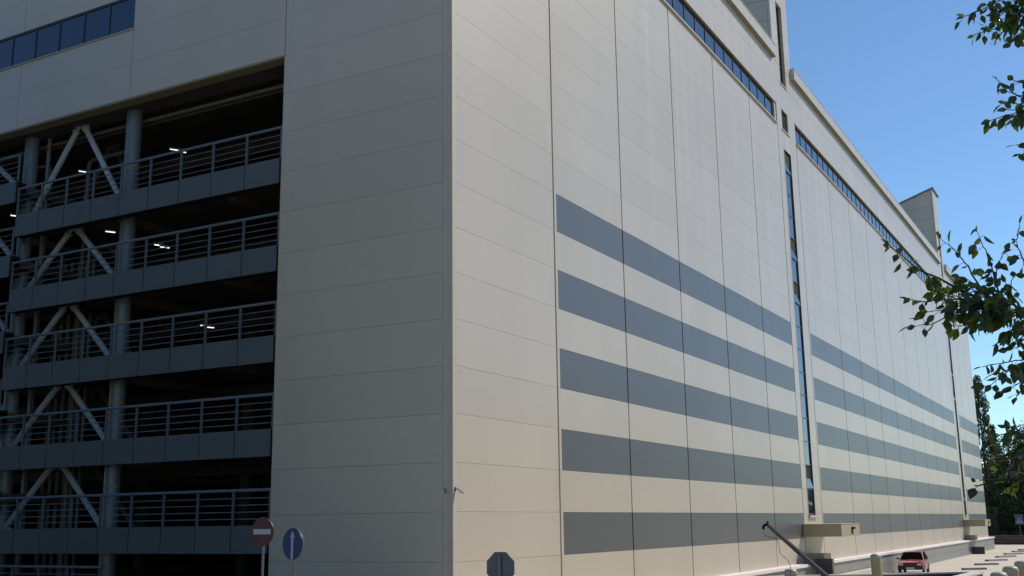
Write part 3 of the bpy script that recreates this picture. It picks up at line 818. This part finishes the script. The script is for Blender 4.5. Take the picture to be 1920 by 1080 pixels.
for tip in ((1790, 565), (1870, 590), (1905, 600), (1900, 520), (1865, 565), (1830, 575), (1800, 535), (1880, 560), (1910, 575), (1845, 600), (1770, 545), (1750, 545), (1795, 600), (1772, 575), (1800, 520), (1825, 610), (1830, 540), (1850, 520), (1815, 575), (1780, 610), (1740, 585), (1858, 610), (1840, 560), (1885, 530), (1900, 555), (1810, 548), (1836, 588), (1862, 548), (1760, 522)):
    spray((1890+random.uniform(-30, 20), 585+random.uniform(-12, 12), 8.2), [(tip[0], tip[1], 8.2+random.uniform(-.5, .5))], r=.006, dens=.8)
# lower sprays
for tip in ((1842, 688), (1858, 722), (1875, 700), (1880, 738), (1890, 655), (1905, 745), (1900, 690)):
    spray((1955, 665, 8.1), [(tip[0], tip[1], 8.1+random.uniform(-.3, .3))], r=.006, dens=.85)
for tip in ((1872, 640), (1888, 625), (1905, 640), (1915, 620)):
    spray((1950, 600, 8.1), [(tip[0], tip[1], 8.1+random.uniform(-.3, .3))], r=.005, dens=.9)
# upper right sprays
for tip in ((1806, 32), (1826, 65), (1850, 52), (1868, 75), (1862, 25), (1880, 45), (1900, 70), (1888, 10), (1850, 10), (1905, 40), (1895, 82)):
    spray((1965, -10+random.uniform(-10, 40), 8.6), [(tip[0], tip[1], 8.6+random.uniform(-.4, .4))], r=.006, dens=1.25, L=.078)
for tip in ((1868, 148), (1885, 190), (1890, 172), (1857, 226), (1872, 232), (1888, 205), (1900, 150), (1905, 215)):
    spray((1960, 185, 8.0), [(tip[0], tip[1], 8.0+random.uniform(-.2, .2))], r=.005, dens=.6)
spray((1950, 262, 8.0), [(1904, 272, 8.0), (1915, 290, 8.0)], r=.004, dens=.5)
# lower right, darker mass
for tip in ((1888, 800), (1895, 830), (1880, 855), (1870, 815), (1900, 870), (1905, 800), (1890, 885), (1910, 845)):
    spray((1960, 830, 8.2), [(tip[0], tip[1], 8.2+random.uniform(-.3, .3))], r=.006, dens=.9)
# the two leaves hanging alone close to the lens
tm.tube([at(1965, 900, 5.6), at(1880, 898, 5.6), at(1848, 907, 5.6), at(1834, 911, 5.6), at(1826, 910, 5.6)], .007, 6, r2=.0022)
tm.tube([at(1880, 898, 5.6), at(1846, 900, 5.6), at(1836, 901, 5.6)], .003, 5, r2=.0015)
tm.tube([at(1834, 911, 5.6), at(1828, 916, 5.6)], .0015, 4)
dl = MB()
def flatleaf(a, b, w_, tilt):
    a = at(*a); b = at(*b); n_ = (CAM - a).normalized(); n_ = (n_ + tilt).normalized(); leaf(dl, a, b-a, n_, (b-a).length, w_)
flatleaf((1828, 915, 5.6), (1818, 936, 5.58), .046, Vector((.2, .3, .0)))
flatleaf((1829, 904, 5.6), (1820, 896, 5.6), .02, Vector((0, .4, .3)))
for q in ((1890, 893), (1870, 880), (1905, 905), (1884, 905), (1910, 890), (1898, 915)):
    spray((1960, 900, 5.8), [(q[0], q[1], 5.8)], r=.003, dens=.35, L=.062)
# crown outside the frame
for _ in range(260):
    c0 = Vector((TR.x, TR.y, tg + random.uniform(2.6, 8.5))); 
    rad = random.uniform(.4, 2.0); an = random.uniform(0, 2*math.pi)
    # keep this part of the crown on the side away from the view
    q = c0 + Vector((math.cos(an)*rad, math.sin(an)*rad, random.uniform(-.3, .5)))
    v = q - CAM; xx = v.dot(R2)/max(.1, v.dot(FW))*2067 + 960
    if xx < 2040: continue
    tm.tube([c0, c0.lerp(q, .5)+Vector((0, 0, .1)), q], .012, 5, r2=.003)
    for _k in range(16):
        e = c0.lerp(q, random.uniform(.4, 1)) + rv()*.12; leaf(lm, e, rv() + Vector((0, 0, -.5)), rv(), .075, .05)
tm.build('trunk_and_branches', BARK, near, smooth=True); lm.build('leaves', LEAF, near)
dl.build('dark_leaves', leaf_material('silhouette_leaf', (.022, .016, .012), (.03, .028, .012), .06, (.08, .10, .02), .4), near)  # backlit silhouette tone put into the leaf colour

def tree(base, H, rad, n, label, mt, shape, leafsz=.35, trunk=True, seed=1, lo=.12):
    rnd = random.Random(seed)
    t = thing('tree', label, 'tree', base, 0)
    tmm = MB(); tmm.tube([(0, 0, -.3), (.1, .05, H*.3), (-.05, .1, H*.6), (0, 0, H*.93)], rad*.11+.1, 10, r2=.04)
    clumps = []
    nc = 46 if shape != 'column' else 60
    for i in range(nc):
        h = lo + (1-lo)*((i+.5)/nc)
        if shape == 'column': rr = rad*(math.sin(math.pi*min(1, (h-lo)/(1-lo)*.94+.09))**.55)
        elif shape == 'cone': rr = rad*(1.05-h)*1.15
        else: rr = rad*math.sqrt(max(.05, 1-((h-.58)/.46)**2))
        for _ in range(1 if shape == 'column' else 2):
            an = rnd.uniform(0, 6.283); q = rr*math.sqrt(rnd.uniform(.15, 1))
            c = Vector((math.cos(an)*q*.8, math.sin(an)*q*.8, h*H + rnd.uniform(-.3, .3)))
            clumps.append((c, rad*rnd.uniform(.22, .42)))
            tmm.tube([(0, 0, max(.5, c.z-q*.9-.4)), (c.x*.5, c.y*.5, c.z-q*.35), tuple(c)], .05+.01*rad, 5, r2=.015)
    m = MB()
    for _ in range(n):
        c, cr = rnd.choice(clumps)
        while True:
            v = Vector((rnd.uniform(-1, 1), rnd.uniform(-1, 1), rnd.uniform(-1, 1)))
            if v.length < 1: break
        v = v.normalized()*v.length**.5
        stretch = 1.9 if shape == 'column' else .8
        p_ = c + Vector((v.x*cr, v.y*cr, v.z*cr*stretch))
        a_ = Vector((rnd.gauss(0, 1), rnd.gauss(0, 1), rnd.gauss(0, 1))).normalized(); b_ = a_.cross(Vector((rnd.gauss(0, 1), rnd.gauss(0, 1), rnd.gauss(0, 1)))).normalized()
        s_ = leafsz*rnd.uniform(.5, 1.2)
        m.quad(p_-a_*s_*.5, p_+b_*s_*.28, p_+a_*s_*.5, p_-b_*s_*.28)
    tmm.build('trunk', BARK, t, smooth=True); m.build('crown', mt, t)
    return t
def tbase(px, d):
    p = at(px, 963, d); return (p.x, p.y, GZ)
tree(tbase(1857, 196), 25.8, 2.0, 9000, 'tall slender poplar rising beside the far end of the building', FARL, 'column', .42, seed=3)
tree(tbase(1877, 202), 18.4, 1.8, 5000, 'shorter slender poplar just right of the tall one', FARL, 'column', .42, seed=4)
tree(tbase(1893, 193), 12.8, 4.2, 8000, 'dark bushy tree right of the poplars behind the low far wall', FARD, 'round', .40, seed=5)
tree(tbase(1922, 190), 16, 5.2, 9000, 'dark broad tree at the right edge behind the crossing sign', FARD, 'round', .40, seed=6)
tree(tbase(1870, 196), 10, 3.2, 5000, 'low dark bushy tree at the foot of the tall poplar', FARD, 'round', .36, seed=8)
tree(tbase(1965, 192), 18, 6, 6000, 'dark broad tree cut off by the right picture edge', FARD, 'round', .45, seed=9)
for i in range(9):  # unseen tree row, added so the striped wall reflects darker low down
    tree((4 + 14*i, -44 - 3*(i % 2), gh(4 + 14*i, -44)), 17, 7.5, 6000, 'unseen tree of the row added to darken reflections in the striped wall, ' + ['first', 'second', 'third', 'fourth', 'fifth', 'sixth', 'seventh', 'eighth', 'ninth'][i] + ' from the road', FARL, 'round', 1.0, seed=40+i)
# unseen trees, added across the road to shade the lower storeys
kinds = ['first from the corner', 'second from the corner', 'third from the corner', 'fourth from the corner', 'fifth from the corner']
for i in range(5):
    tree((-22.5, 19 + 9*i, gh(-22.5, 19 + 9*i)), 24, 7.0, 9000, 'unseen tree added across the road to shade the lower parking levels, ' + kinds[i], FARD, 'round', 1.15, seed=20+i, lo=.05)
# hedge on the shed and dark wood behind
hm = MB(); rnd = random.Random(5)
for _ in range(1600):
    p_ = Vector((s1.x + rnd.uniform(-1.4, 1.4), s1.y + rnd.uniform(-1.0, 1.2), .2 + rnd.uniform(0, .75)))
    a_ = Vector((rnd.gauss(0, 1), rnd.gauss(0, 1), rnd.gauss(0, .5))).normalized(); b_ = a_.cross(Vector((0, 0, 1))+rv()*.6).normalized(); s_ = .32
    hm.quad(p_-a_*s_*.5, p_+b_*s_*.3, p_+a_*s_*.5, p_-b_*s_*.3)
tag(hm.build('hedge', HEDG), 'bright green sunlit hedge growing over the dark shed roof', 'hedge')
wm = MB()
for _ in range(16000):
    yy = rnd.uniform(-60, 90); p_ = Vector((232 + rnd.uniform(0, 6), yy, GZ + abs(rnd.uniform(0, 1))**.8*(8.5 + 2*math.sin(yy*.35) + 1.2*math.sin(yy*1.1))))
    a_ = rv(); b_ = a_.cross(rv()).normalized(); s_ = rnd.uniform(.7, 1.3)
    wm.quad(p_-a_*s_*.5, p_+b_*s_*.4, p_+a_*s_*.5, p_-b_*s_*.4)
o = wm.build('far_wood', FARD); o['kind'] = 'stuff'; o['label'] = 'dark far wood closing the view behind the trees'; o['category'] = 'wood'
